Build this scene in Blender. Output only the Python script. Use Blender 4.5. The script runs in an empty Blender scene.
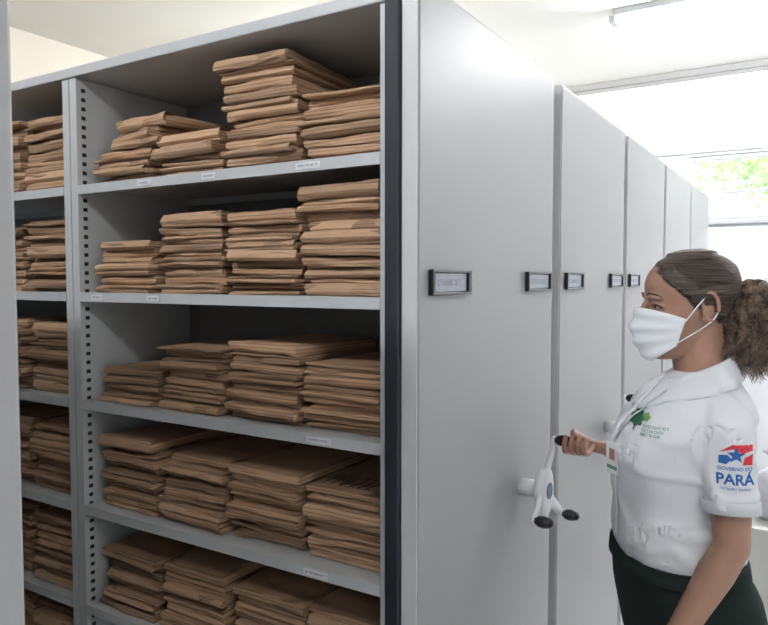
import bpy, bmesh, math, random
from mathutils import Vector, Matrix, noise
from mathutils.bvhtree import BVHTree
random.seed(7)
S = bpy.context.scene
COL = S.collection
PI = math.pi
try:
    S.view_settings.view_transform = 'Standard'
except Exception:
    pass

# ---------------------------------------------------------------- materials
def mat(name, col, rough=.5, metal=0, bump=0, bscale=200, var=0, vscale=6, rnd=0, emit=None, spec=.5, layers=0):
    m = bpy.data.materials.new(name); m.use_nodes = True
    nt = m.node_tree; N = nt.nodes; L = nt.links
    b = N['Principled BSDF']
    b.inputs['Roughness'].default_value = rough
    b.inputs['Metallic'].default_value = metal
    b.inputs['Specular IOR Level'].default_value = spec
    tc = N.new('ShaderNodeTexCoord')
    nz = N.new('ShaderNodeTexNoise'); nz.inputs['Scale'].default_value = vscale
    L.new(tc.outputs['Object'], nz.inputs['Vector'])
    nz.inputs['Detail'].default_value = 4
    mr = N.new('ShaderNodeMapRange')
    mr.inputs['To Min'].default_value = 1 - var; mr.inputs['To Max'].default_value = 1 + var
    L.new(nz.outputs['Fac'], mr.inputs['Value'])
    hsv = N.new('ShaderNodeHueSaturation')
    hsv.inputs['Color'].default_value = (*col, 1)
    last = mr.outputs['Result']
    def mul(a, b_):
        mm = N.new('ShaderNodeMath'); mm.operation = 'MULTIPLY'
        L.new(a, mm.inputs[0]); L.new(b_, mm.inputs[1]); return mm.outputs[0]
    if rnd:
        oi = N.new('ShaderNodeObjectInfo')
        m2 = N.new('ShaderNodeMapRange')
        m2.inputs['To Min'].default_value = 1 - rnd; m2.inputs['To Max'].default_value = 1 + rnd
        L.new(oi.outputs['Random'], m2.inputs['Value'])
        last = mul(last, m2.outputs['Result'])
    if layers:      # paper sheets seen edge on
        sx = N.new('ShaderNodeSeparateXYZ'); L.new(tc.outputs['Object'], sx.inputs[0])
        a1 = N.new('ShaderNodeMath'); a1.operation = 'MULTIPLY'; a1.inputs[1].default_value = layers; L.new(sx.outputs['Z'], a1.inputs[0])
        a2 = N.new('ShaderNodeMath'); a2.operation = 'SINE'; L.new(a1.outputs[0], a2.inputs[0])
        m3 = N.new('ShaderNodeMapRange'); m3.inputs['From Min'].default_value = -1; m3.inputs['From Max'].default_value = -.3
        m3.inputs['To Min'].default_value = .5; m3.inputs['To Max'].default_value = 1; L.new(a2.outputs[0], m3.inputs['Value'])
        last = mul(last, m3.outputs['Result'])
    L.new(last, hsv.inputs['Value'])
    L.new(hsv.outputs['Color'], b.inputs['Base Color'])
    if bump:
        n2 = N.new('ShaderNodeTexNoise'); n2.inputs['Scale'].default_value = bscale
        L.new(tc.outputs['Object'], n2.inputs['Vector'])
        bp = N.new('ShaderNodeBump'); bp.inputs['Strength'].default_value = bump; bp.inputs['Distance'].default_value = .002
        L.new(n2.outputs['Fac'], bp.inputs['Height']); L.new(bp.outputs['Normal'], b.inputs['Normal'])
    if emit:
        b.inputs['Emission Color'].default_value = (*emit[0], 1)
        b.inputs['Emission Strength'].default_value = emit[1]
    return m

M = dict(
    paint=mat('grey_paint', (.325, .33, .335), .42, bump=.10, bscale=350, var=.02, spec=.45),
    edge=mat('edge_paint', (.60, .62, .64), .4, var=.02),
    shelf=mat('shelf_paint', (.53, .555, .57), .4, var=.03),
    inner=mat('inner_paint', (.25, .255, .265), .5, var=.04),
    slot=mat('slot_dark', (.02, .02, .025), .8),
    rubber=mat('rubber', (.012, .014, .025), .6),
    black=mat('black_plastic', (.012, .012, .016), .25),
    white_pl=mat('white_plastic', (.74, .76, .79), .3),
    label=mat('label_paper', (.72, .74, .76), .6),
    name=mat('name_insert', (.33, .35, .40), .35, var=.1, vscale=40),
    hub=mat('hub_emblem', (.05, .08, .16), .35),
    ink=mat('ink', (.015, .015, .035), .7),
    inkb=mat('ink_light', (.22, .23, .28), .7),
    kraft=mat('kraft_paper', (.425, .272, .168), .68, bump=.35, bscale=45, var=.16, vscale=9, rnd=.26, layers=1050),
    kraft2=mat('kraft_flap', (.47, .308, .194), .68, bump=.3, bscale=45, var=.08, vscale=12, rnd=.16),
    wall=mat('wall_paint', (.88, .90, .92), .8, var=.02, vscale=2),
    wallw=mat('wall_cream', (.88, .84, .77), .8, var=.02, vscale=2),
    ceil=mat('ceiling_paint', (.93, .915, .88), .85, var=.015, vscale=2),
    trim=mat('trim_grey', (.38, .38, .38), .6),
    tube=mat('tube_light_fill', (1, 1, 1), .3, emit=((1, .98, .95), 75)),
    tube2=mat('tube_light_aisle_fill', (1, 1, 1), .3, emit=((.98, .98, 1), 135)),
    tube3=mat('tube_light_window', (1, 1, 1), .3, emit=((.98, .98, 1), 150)),
    tube4=mat('tube_light_warm', (1, 1, 1), .3, emit=((1, .95, .86), 230)),
    alu=mat('aluminium', (.42, .44, .46), .4, metal=.2),
    skin=mat('skin', (.345, .192, .135), .50, bump=.12, bscale=150, var=.12, vscale=20),
    shirt=mat('shirt_cotton', (.70, .73, .77), .85, bump=.12, bscale=500, var=.02),
    pants=mat('trousers', (.009, .016, .014), .9, var=.1, spec=.2),
    mask=mat('mask_fabric', (.78, .82, .86), .8, var=.01),
    eyew=mat('eye_white', (.50, .46, .43), .25),
    eyed=mat('eye_dark', (.015, .010, .008), .2),
    brow=mat('brow', (.07, .045, .035), .9),
    shoe=mat('shoe', (.015, .015, .015), .4),
    blue=mat('logo_blue', (.01, .10, .36), .6),
    red=mat('logo_red', (.62, .03, .05), .6),
    green=mat('logo_green', (.015, .10, .05), .6),
    greent=mat('logo_green_text', (.13, .26, .20), .6),
    lgreen=mat('logo_light_green', (.16, .34, .09), .6),
    lany=mat('lanyard', (.5, .55, .58), .7),
    bag=mat('plastic_bag', (.75, .76, .8), .35, bump=.5, bscale=25, var=.08, vscale=12),
    carton=mat('carton_white', (.62, .62, .60), .7, var=.04),
    leaf=mat('leaf', (.36, .50, .24), .6, var=.3, vscale=8),
    bark=mat('bark', (.15, .1, .07), .9),
)
def hair_mat(name, c1, c2, sc, bump=.6, pos=(.35, .7)):
    m = bpy.data.materials.new(name); m.use_nodes = True
    nt = m.node_tree; N = nt.nodes; L = nt.links; b = N['Principled BSDF']
    tc = N.new('ShaderNodeTexCoord'); mp = N.new('ShaderNodeMapping'); mp.inputs['Scale'].default_value = sc
    nz = N.new('ShaderNodeTexNoise'); nz.inputs['Scale'].default_value = 1; nz.inputs['Detail'].default_value = 3
    cr = N.new('ShaderNodeValToRGB'); cr.color_ramp.elements[0].position = pos[0]; cr.color_ramp.elements[1].position = pos[1]
    cr.color_ramp.elements[0].color = (*c1, 1); cr.color_ramp.elements[1].color = (*c2, 1)
    bp = N.new('ShaderNodeBump'); bp.inputs['Strength'].default_value = bump; bp.inputs['Distance'].default_value = .003
    L.new(tc.outputs['Object'], mp.inputs['Vector']); L.new(mp.outputs[0], nz.inputs['Vector'])
    L.new(nz.outputs['Fac'], cr.inputs['Fac']); L.new(cr.outputs['Color'], b.inputs['Base Color'])
    L.new(nz.outputs['Fac'], bp.inputs['Height']); L.new(bp.outputs['Normal'], b.inputs['Normal'])
    b.inputs['Roughness'].default_value = .65
    b.inputs['Specular IOR Level'].default_value = .25
    return m
M['hair'] = hair_mat('hair_dark', (.038, .026, .021), (.17, .14, .12), (12, 40, 380), bump=.15, pos=(.32, .85))
M['curl'] = hair_mat('hair_curls', (.06, .040, .031), (.36, .265, .21), (50, 50, 50))
def floor_mat():
    m = bpy.data.materials.new('floor_tiles'); m.use_nodes = True
    nt = m.node_tree; N = nt.nodes; L = nt.links; b = N['Principled BSDF']
    tc = N.new('ShaderNodeTexCoord'); br = N.new('ShaderNodeTexBrick')
    br.offset = 0; br.inputs['Scale'].default_value = 1; br.inputs['Brick Width'].default_value = .45; br.inputs['Row Height'].default_value = .45
    br.inputs['Mortar Size'].default_value = .004
    br.inputs['Color1'].default_value = (.64, .64, .63, 1); br.inputs['Color2'].default_value = (.61, .61, .61, 1); br.inputs['Mortar'].default_value = (.38, .38, .38, 1)
    L.new(tc.outputs['Object'], br.inputs['Vector']); L.new(br.outputs['Color'], b.inputs['Base Color'])
    b.inputs['Roughness'].default_value = .25
    return m
M['floor'] = floor_mat()
def glass_mat():
    m = bpy.data.materials.new('window_glass'); m.use_nodes = True
    nt = m.node_tree; N = nt.nodes; L = nt.links
    N.remove(N['Principled BSDF'])
    t = N.new('ShaderNodeBsdfTransparent'); g = N.new('ShaderNodeBsdfGlossy'); g.inputs['Roughness'].default_value = .02
    mx = N.new('ShaderNodeMixShader'); mx.inputs[0].default_value = .06
    L.new(t.outputs[0], mx.inputs[1]); L.new(g.outputs[0], mx.inputs[2]); L.new(mx.outputs[0], N['Material Output'].inputs[0])
    return m
M['glass'] = glass_mat()

# ---------------------------------------------------------------- helpers
def obj(name, bm, mats, parent=None, smooth=False, bevel=0, loc=None):
    if isinstance(bm, bmesh.types.BMesh):
        me = bpy.data.meshes.new(name); bm.normal_update(); bm.to_mesh(me); bm.free()
    else:
        me = bm
    if not isinstance(mats, (list, tuple)): mats = [mats]
    while len(me.materials): me.materials.pop(index=0)
    for m in mats: me.materials.append(m)
    if smooth:
        for p in me.polygons: p.use_smooth = True
    o = bpy.data.objects.new(name, me); COL.objects.link(o)
    if parent: o.parent = parent
    if loc: o.location = loc
    if bevel:
        md = o.modifiers.new('bevel', 'BEVEL'); md.width = bevel; md.segments = 2; md.limit_method = 'ANGLE'
    return o
def tag(o, label=None, cat=None, group=None, kind=None):
    if label: o['label'] = label
    if cat: o['category'] = cat
    if group: o['group'] = group
    if kind: o['kind'] = kind
    return o
def empty(name, loc=(0, 0, 0), rz=0):
    o = bpy.data.objects.new(name, None); COL.objects.link(o); o.location = loc; o.rotation_euler = (0, 0, rz); o.empty_display_size = .1
    return o
def box(bm, x0, x1, y0, y1, z0, z1, mi=0):
    vs = [bm.verts.new(p) for p in ((x0, y0, z0), (x1, y0, z0), (x1, y1, z0), (x0, y1, z0), (x0, y0, z1), (x1, y0, z1), (x1, y1, z1), (x0, y1, z1))]
    for f in ((3, 2, 1, 0), (4, 5, 6, 7), (0, 1, 5, 4), (1, 2, 6, 5), (2, 3, 7, 6), (3, 0, 4, 7)):
        bm.faces.new([vs[i] for i in f]).material_index = mi
def B(*a, mi=0):
    bm = bmesh.new(); box(bm, *a, mi=mi); return bm
def loft(bm, rings, mi=0, cap=True):
    R = [[bm.verts.new(p) for p in r] for r in rings]
    n = len(R[0])
    for a, b in zip(R, R[1:]):
        for i in range(n):
            bm.faces.new((a[i], a[(i + 1) % n], b[(i + 1) % n], b[i])).material_index = mi
    if cap:
        bm.faces.new(R[0][::-1]).material_index = mi; bm.faces.new(R[-1]).material_index = mi
def ell(c, ax, ay, n=24, p=2.0):
    out = []
    for i in range(n):
        t = 2 * PI * i / n; cx, sy = math.cos(t), math.sin(t)
        if p != 2:
            cx = math.copysign(abs(cx) ** (2 / p), cx); sy = math.copysign(abs(sy) ** (2 / p), sy)
        out.append(Vector(c) + Vector(ax) * cx + Vector(ay) * sy)
    return out
def tube(bm, pts, rad, n=16, mi=0, side=None, round_end=True):
    pts = [Vector(p) for p in pts]
    if not isinstance(rad, (list, tuple)): rad = [rad] * len(pts)
    if isinstance(rad, tuple): rad = [rad] * len(pts)
    rad = [r if isinstance(r, (list, tuple)) else (r, r) for r in rad]
    rings = []; prev = None
    m = len(pts)
    for i in range(m):
        t = (pts[min(i + 1, m - 1)] - pts[max(i - 1, 0)]).normalized()
        if prev is None:
            s = Vector(side) if side else (Vector((0, 0, 1)) if abs(t.z) < .9 else Vector((1, 0, 0)))
        else: s = prev
        s = (s - t * s.dot(t)).normalized(); prev = s
        u = t.cross(s)
        if i == 0 and round_end:
            rings.append(ell(pts[0] - t * rad[0][0] * .9, s * rad[0][0] * .35, u * rad[0][1] * .35, n))
            rings.append(ell(pts[0] - t * rad[0][0] * .55, s * rad[0][0] * .8, u * rad[0][1] * .8, n))
        rings.append(ell(pts[i], s * rad[i][0], u * rad[i][1], n))
        if i == m - 1 and round_end:
            rings.append(ell(pts[i] + t * rad[i][0] * .55, s * rad[i][0] * .8, u * rad[i][1] * .8, n))
            rings.append(ell(pts[i] + t * rad[i][0] * .9, s * rad[i][0] * .35, u * rad[i][1] * .35, n))
    loft(bm, rings, mi)
def blob(bm, c, r, seg=16, mi=0, rot=None):
    res = bmesh.ops.create_uvsphere(bm, u_segments=seg, v_segments=seg // 2 + 2, radius=1)
    mt = Matrix.Translation(c) @ (rot or Matrix()) @ Matrix.Diagonal((*r, 1))
    bmesh.ops.transform(bm, matrix=mt, verts=res['verts'])
def catmull(pts, k=4):
    P = [Vector(p) for p in pts]; out = []
    for i in range(len(P) - 1):
        a = P[max(i - 1, 0)]; b = P[i]; c = P[i + 1]; d = P[min(i + 2, len(P) - 1)]
        for j in range(k):
            t = j / k
            out.append(.5 * ((2 * b) + (c - a) * t + (2 * a - 5 * b + 4 * c - d) * t * t + (-a + 3 * b - 3 * c + d) * t ** 3))
    out.append(P[-1]); return out
def remesh(bm, voxel, smooth=3, fac=.6):
    bmesh.ops.recalc_face_normals(bm, faces=bm.faces[:])
    me = bpy.data.meshes.new('tmp'); bm.to_mesh(me); bm.free()
    o = bpy.data.objects.new('tmp', me); COL.objects.link(o)
    if voxel:
        r = o.modifiers.new('r', 'REMESH'); r.mode = 'VOXEL'; r.voxel_size = voxel
    s = o.modifiers.new('s', 'SMOOTH'); s.iterations = smooth; s.factor = fac
    dg = bpy.context.evaluated_depsgraph_get()
    m2 = bpy.data.meshes.new_from_object(o.evaluated_get(dg))
    bpy.data.objects.remove(o); bpy.data.meshes.remove(me)
    return m2
def text_mesh(s, size, spacing=1.0, bold=0.0):
    cu = bpy.data.curves.new('t', 'FONT'); cu.body = s; cu.size = size; cu.align_x = 'CENTER'; cu.align_y = 'CENTER'; cu.space_character = spacing
    cu.offset = bold; cu.resolution_u = 3
    o = bpy.data.objects.new('t', cu); COL.objects.link(o)
    dg = bpy.context.evaluated_depsgraph_get()
    me = bpy.data.meshes.new_from_object(o.evaluated_get(dg))
    bpy.data.objects.remove(o)
    return me
def glyph_rects(x0, x1, y, h, seed):
    """tiny letter-like strokes for writing too small to read: list of (xa, xb, ya, yb)"""
    r = random.Random(seed); out = []; x = x0; st = h * .17
    while x < x1 - h * .5:
        w = h * r.uniform(.45, .7); k = r.randrange(5)
        if k in (0, 1, 3): out.append((x, x + st, y, y + h))
        if k in (1, 4): out.append((x + w - st, x + w, y, y + h))
        if k in (0, 2, 3): out.append((x + (st if k != 2 else 0), x + w, y, y + st))
        if k in (0, 2, 4): out.append((x + (st if k == 0 else 0), x + w - (st if k == 4 else 0), y + h - st, y + h))
        if k in (1, 3): out.append((x + st, x + w - (st if k == 1 else 0), y + h * .45, y + h * .45 + st))
        if k == 2: out.append((x + w * .4, x + w * .4 + st, y + st, y + h - st))
        x += w + h * (.22 if r.random() > .15 else .6)
    return out

# ---------------------------------------------------------------- camera
cam = bpy.data.cameras.new('camera'); co = bpy.data.objects.new('camera', cam); COL.objects.link(co)
co.location = (0, 0, 1.6); co.rotation_euler = (math.radians(90 - 2.78), 0, math.radians(31.6))
cam.sensor_width = 36; cam.lens = 700 / 768 * 36; cam.clip_start = .05
S.camera = co

C1 = 1.18
CY, CZ = .555, 1.055
# ---------------------------------------------------------------- the woman
A0 = Vector((-.2296, 1.620, 0)); f2 = Vector((-.875, -.485, 0)).normalized(); l2 = Vector((.485, -.875, 0)).normalized()
person = empty('person', A0, math.atan2(f2.y, f2.x))
tag(person, 'woman in white short sleeved uniform shirt and face mask turning the shelving crank', 'person')
def w2l(p):
    d = Vector(p) - A0; return Vector((d.dot(f2), d.dot(l2), p[2]))
def trings(rows, grow=0, p=2.4, n=40):
    return [ell(((a[1] + a[2]) / 2, 0, a[0]), ((a[1] - a[2]) / 2 + grow, 0, 0), (0, a[3] + grow, 0), n, p) for a in rows]
def interp(rows, k=4):
    P = []
    n = len(rows); m = len(rows[0])
    for i in range(n - 1):
        a, b, c, d = rows[max(i - 1, 0)], rows[i], rows[i + 1], rows[min(i + 2, n - 1)]
        for j in range(k):
            t = j / k
            P.append([.5 * (2 * b[q] + (c[q] - a[q]) * t + (2 * a[q] - 5 * b[q] + 4 * c[q] - d[q]) * t * t + (-a[q] + 3 * b[q] - 3 * c[q] + d[q]) * t ** 3) for q in range(m)])
    P.append(list(rows[-1])); return P
TOR = [(.995, .130, -.100, .150), (1.02, .139, -.106, .156), (1.06, .147, -.108, .154), (1.13, .146, -.104, .145), (1.19, .154, -.110, .150), (1.24, .153, -.118, .154), (1.29, .133, -.122, .157), (1.325, .106, -.122, .153), (1.35, .083, -.116, .138), (1.372, .060, -.106, .108), (1.390, .042, -.096, .084), (1.405, .030, -.088, .066)]
LS, LE, LW = Vector((-.024, .149, 1.318)), Vector((-.022, .180, 1.085)), Vector((.088, .174, .882))
RS = Vector((-.015, -.149, 1.318))
RE = w2l((-.27, 1.94, 1.09)); WR = (-.447, 1.853, 1.155); RW = w2l(WR)
Hc = Vector((.002, 0, 1.548))
HR = Matrix.Translation(Hc) @ Matrix.Rotation(math.radians(-4), 4, 'Z') @ Matrix.Rotation(math.radians(3), 4, 'Y')
bm = bmesh.new()
loft(bm, trings(interp(TOR, 3), -.028))
tube(bm, [(-.032, 0, 1.34), (-.026, 0, 1.40), (-.018, 0, 1.45), (-.010, 0, 1.50)], [.060, .053, .050, .051], 24)
def arm(S_, E_, W_):
    inn = Vector((0, -.05 if S_.y > 0 else .05, -.02))
    a = [S_ + inn, S_ + inn * .3 + Vector((0, 0, -.012))]; rr = [.030, .033]
    for t, r in ((.35, .038), (.7, .037)): a.append(S_.lerp(E_, t)); rr.append(r)
    a.append(E_); rr.append(.0335)
    for t, r in ((.25, .0345), (.6, .029), (.9, .0240), (1.02, .0235)): a.append(E_.lerp(W_, t)); rr.append(r)
    tube(bm, a, rr, 20)
arm(LS, LE, LW); arm(RS, RE, RW)
loft(bm, trings([(1.03, .10, -.08, .125), (.95, .11, -.12, .165), (.86, .10, -.13, .168), (.80, .09, -.12, .16)]))
for s in (-1, 1):
    tube(bm, [(-.01, s * .085, .84), (0, s * .09, .66), (.0, s * .09, .47), (-.02, s * .09, .28), (-.02, s * .09, .08)], [.08, .07, .052, .05, .034], 20)
    tube(bm, [(-.03, s * .09, .045), (.05, s * .095, .04), (.14, s * .10, .03)], [(.035, .035), (.03, .038), (.02, .035)], 16)
meBody = remesh(bm, .0045, 4)
# head
HD = [(-.118, .068, .030, .020), (-.108, .080, .000, .038), (-.085, .085, -.030, .050), (-.055, .087, -.052, .059), (-.025, .084, -.072, .066), (0, .080, -.085, .070), (.018, .085, -.092, .072), (.045, .086, -.096, .0735), (.07, .075, -.091, .069), (.090, .052, -.074, .056), (.102, .028, -.050, .039), (.108, .004, -.026, .016)]
HDi = interp(HD, 5)
def headx(z):
    for a, b in zip(HDi, HDi[1:]):
        if a[0] <= z <= b[0]:
            t = (z - a[0]) / (b[0] - a[0] + 1e-9); return [a[q] + (b[q] - a[q]) * t for q in range(4)]
    return HDi[0] if z < HDi[0][0] else HDi[-1]
bm = bmesh.new()
loft(bm, trings(HDi, 0, 2.15, 48))
tube(bm, [(-.012, 0, -.12), (-.022, 0, -.085), (-.02, 0, -.03)], [.048, .049, .049], 24)
tube(bm, [(.079, 0, .014), (.088, 0, -.002), (.096, 0, -.020), (.1005, 0, -.032), (.090, 0, -.041)], [.0070, .0080, .0095, .0105, .009], 14)
for s in (-1, 1):
    blob(bm, (.091, s * .010, -.037), (.009, .007, .006))
    tube(bm, [(.082, s * .010, .016), (.081, s * .030, .0195), (.070, s * .050, .014)], [.006, .007, .005], 12)
    blob(bm, (.052, s * .041, -.030), (.024, .020, .018))
    tube(bm, [(.0785, s * .016, -.001), (.0775, s * .026, .0042), (.0735, s * .036, .0042), (.065, s * .046, -.003)], [.003, .0042, .0042, .003], 10)
    tube(bm, [(.0775, s * .016, -.004), (.0745, s * .028, -.0085), (.070, s * .037, -.0080), (.064, s * .046, -.003)], [.003, .0035, .0035, .003], 10)
    tube(bm, [(.079, s * .016, -.014), (.073, s * .030, -.019), (.066, s * .040, -.016)], [.0028, .0034, .0024], 8)
    e = []
    for t in range(13):
        a = math.radians(200 - t * 25)
        e.append((-.020 + .0155 * math.cos(a) * (1 if a > 0 else .8), s * (.0755 + .006 * (.5 - .5 * math.cos(a))), -.006 + .029 * math.sin(a)))
    tube(bm, e, [.0042] * 10 + [.0036, .003, .003], 10)
    blob(bm, (-.019, s * .072, -.010), (.012, .007, .022))
    blob(bm, (-.010, s * .075, -.034), (.007, .0045, .008))
tube(bm, [(.084, -.020, -.066), (.090, 0, -.064), (.084, .020, -.066)], [.004, .006, .004], 10)
tube(bm, [(.082, -.018, -.076), (.088, 0, -.076), (.082, .018, -.076)], [.004, .0065, .004], 10)
meHead = remesh(bm, .0020, 3, .5); meHead.transform(HR)
KY = C1 + CY + math.cos(math.radians(78)) * .13; KZ = CZ + math.sin(math.radians(78)) * .13
def hand_right():
    bm = bmesh.new()
    knx = [-.528, -.5115, -.495, -.480]
    L = [1.0, 1.08, 1.0, .85]
    kn = []
    for i, x in enumerate(knx):
        k0 = Vector((x, KY + .042 + .004 * i, KZ - .008 - .003 * i))
        path = [k0, Vector((x - .002, KY + .016, KZ - .028)), Vector((x - .003, KY - .016, KZ - .021)), Vector((x - .003, KY - .0245, KZ + .000)), Vector((x - .002, KY - .015, KZ + .015 * L[i]))]
        kn.append(k0)
        r0 = .0082 if i < 3 else .0070
        pp = [w2l(p) for p in catmull(path, 3)]
        n = len(pp); rr = [r0 * (1 - .24 * q / (n - 1)) + (.0008 if q in (3, 6) else 0) for q in range(n)]
        tube(bm, pp, rr, 12)
    Ww = Vector(WR)
    mid = sum(kn, Vector()) / 4
    rings = []
    for t, hw, th in ((0, .0235, .0205), (.25, .029, .018), (.6, .035, .0155), (1.0, .033, .011)):
        c = Ww.lerp(mid + Vector((0, 0, -.001)), t)
        ax = Vector((1, -.45 + .62 * t, .0)).normalized() * hw; az = Vector((0, .2, 1)).normalized() * th
        rings.append([w2l(p) for p in ell(c, ax, az, 20, 2.5)])
    loft(bm, rings)
    th = [Ww.lerp(mid, .3) + Vector((-.020, 0, .004)), Vector((-.522, KY + .044, KZ + .008)), Vector((-.518, KY + .016, KZ + .0225)), Vector((-.508, KY - .014, KZ + .0225))]
    pp = [w2l(p) for p in catmull(th, 3)]; n = len(pp)
    tube(bm, pp, [.0125 - .0048 * q / (n - 1) for q in range(n)], 12)
    tube(bm, [RE.lerp(RW, .8), RE.lerp(RW, .93), w2l(Ww)], [.0275, .0245, .0230], 20)
    return remesh(bm, .0014, 3, .5)
def hand_left():
    bm = bmesh.new()
    d = (LW - LE).normalized(); side = Vector((0, 1, 0)); side = (side - d * side.dot(d)).normalized(); nrm = d.cross(side)
    wa = nrm; ta = side
    if wa.x < 0: wa = -wa
    rings = []
    for t, hw, th in ((-.02, .024, .021), (.02, .030, .018), (.055, .038, .0155), (.088, .038, .011)):
        rings.append(ell(LW + d * t, wa * hw, ta * th, 20, 2.5))
    loft(bm, rings)
    for i, (o_, L_) in enumerate(((.028, .066), (.0095, .075), (-.0095, .070), (-.0275, .055))):
        p0 = LW + d * .085 + wa * o_
        pts = [p0, p0 + d * L_ * .45 - ta * .006, p0 + d * L_ * .75 - ta * .018, p0 + d * L_ * .92 - ta * .032]
        tube(bm, catmull(pts, 3), [.0085 - .0002 * q for q in range(10)], 12)
    p0 = LW + d * .03 + wa * .026
    tube(bm, catmull([p0, p0 + d * .03 + wa * .018 - ta * .008, p0 + d * .06 + wa * .02 - ta * .018], 3), [.013, .0125, .0115, .011, .0105, .0095, .009], 12)
    tube(bm, [LE.lerp(LW, .85), LW], [.0255, .0235], 20)
    return remesh(bm, .0018, 3, .5)
meRH = hand_right(); meLH = hand_left()
bm = bmesh.new()
for m_ in (meBody, meHead, meRH, meLH): bm.from_mesh(m_)
body = obj('body', bm, M['skin'], person, smooth=True)
for s in (-1, 1):
    bm = bmesh.new(); blob(bm, (0, 0, 0), (.0105, .0105, .0105), 20)
    ey = obj('eye', bm, M['eyew'], person, smooth=True); ey.matrix_local = HR @ Matrix.Translation((.0668, s * .0305, -.0018))
    bm = bmesh.new(); blob(bm, (.0070, s * .001, -.0002), (.0044, .0058, .0056), 16)
    obj('iris', bm, M['eyed'], ey, smooth=True)
    bm = bmesh.new(); tube(bm, catmull([(.0865, s * .014, .0205), (.0860, s * .030, .0250), (.0745, s * .048, .0210), (.068, s * .054, .016)], 3), [.0012, .0016, .0020, .0022, .0022, .0020, .0016, .0012, .0010, .0008], 8)
    bm.transform(HR); obj('eyebrow', bm, M['brow'], person, smooth=True)
    bm = bmesh.new(); tube(bm, catmull([(.0805, s * .018, -.000), (.0808, s * .028, .0022), (.0765, s * .038, .0010), (.0672, s * .048, -.005)], 3), .0014, 8)
    bm.transform(HR); obj('eyelash', bm, M['eyed'], person, smooth=True)
# hair cap
bm = bmesh.new()
rows = []
NH = 200
def hairline(z):
    K = [(-.075, -.06), (-.06, -.046), (-.03, -.040), (-.012, -.034), (-.010, .004), (.012, .020), (.03, .038), (.05, .058), (.068, .068), (.078, .064), (.09, .075), (.2, .2)]
    for a, b in zip(K, K[1:]):
        if a[0] <= z <= b[0]: return a[1] + (b[1] - a[1]) * (z - a[0]) / (b[0] - a[0])
    return -9
NZ = 130
zz = [-.074 + .182 * k / NZ for k in range(NZ + 1)]
for z in zz:
    h = headx(z); gr = .0078 + .0015 * math.sin(z * 40)
    row = []
    for i in range(NH):
        a = 2 * PI * i / NH
        cx = math.copysign(abs(math.cos(a)) ** (2 / 2.15), math.cos(a)); sy = math.copysign(abs(math.sin(a)) ** (2 / 2.15), math.sin(a))
        x = (h[1] + h[2]) / 2 + ((h[1] - h[2]) / 2 + gr) * cx; y = (h[3] + gr) * sy
        g = noise.noise(Vector((x * 10, y * 10, z * 70 + x * 30))) * .0012
        # the cap thins out towards the hairline
        thin = max(0, min(1, (hairline(z) - x) / .022)); g -= .0062 * (1 - thin)
        row.append(Vector((x + g * cx, y + g * sy, z + (.006 if z > .1 else 0))))
    rows.append(row)
V = {}
def gv(k, i):
    if (k, i) not in V: V[k, i] = bm.verts.new(rows[k][i])
    return V[k, i]
for k in range(NZ):
    for i in range(NH):
        c = (rows[k][i] + rows[k + 1][(i + 1) % NH]) / 2
        if c.x < hairline(c.z) + .006 * noise.noise(Vector((c.z * 200, c.y * 100, 0))): bm.faces.new((gv(k, i), gv(k, (i + 1) % NH), gv(k + 1, (i + 1) % NH), gv(k + 1, i)))
tp = [gv(NZ, i) for i in range(NH)]; bm.faces.new(tp)
for _ in range(3): bmesh.ops.smooth_vert(bm, verts=[v for v in bm.verts if v.is_boundary], factor=.5, use_axis_x=True, use_axis_y=True, use_axis_z=True)
rgh = random.Random(9)
for i in range(1000):
    z0 = rgh.uniform(-.008, .096); s = rgh.choice((-1, 1))
    h0 = headx(z0); xm = (h0[1] + h0[2]) / 2 + ((h0[1] - h0[2]) / 2) * .93
    x0 = min(hairline(z0) + rgh.uniform(-.005, .004), xm)
    pts = []; ph = rgh.uniform(0, 6.28); am = rgh.uniform(.0006, .0022); gr = rgh.uniform(.0078, .0105)
    for q in range(14):
        t = q / 13; z = z0 + (.012 - z0) * t ** 1.6 + .020 * math.sin(PI * t) * (z0 > .02) + am * math.sin(ph + t * 16); z = min(z, .103)
        x = x0 + (-.106 - x0) * t
        g2 = gr * min(1, .2 + t * 4)
        h = headx(z); cxx = (h[1] + h[2]) / 2; hd = (h[1] - h[2]) / 2 + g2
        u = max(-1, min(1, (x - cxx) / hd)); yy = (h[3] + g2) * math.sqrt(max(0, 1 - abs(u) ** 2.15)) ** (2 / 2.15 * 1.075)
        pts.append(Vector((x, s * yy, z)))
    tube(bm, pts, .0006, 3, round_end=False)
bm.transform(HR)
hr = obj('hair', bm, M['hair'], person, smooth=True)
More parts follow.
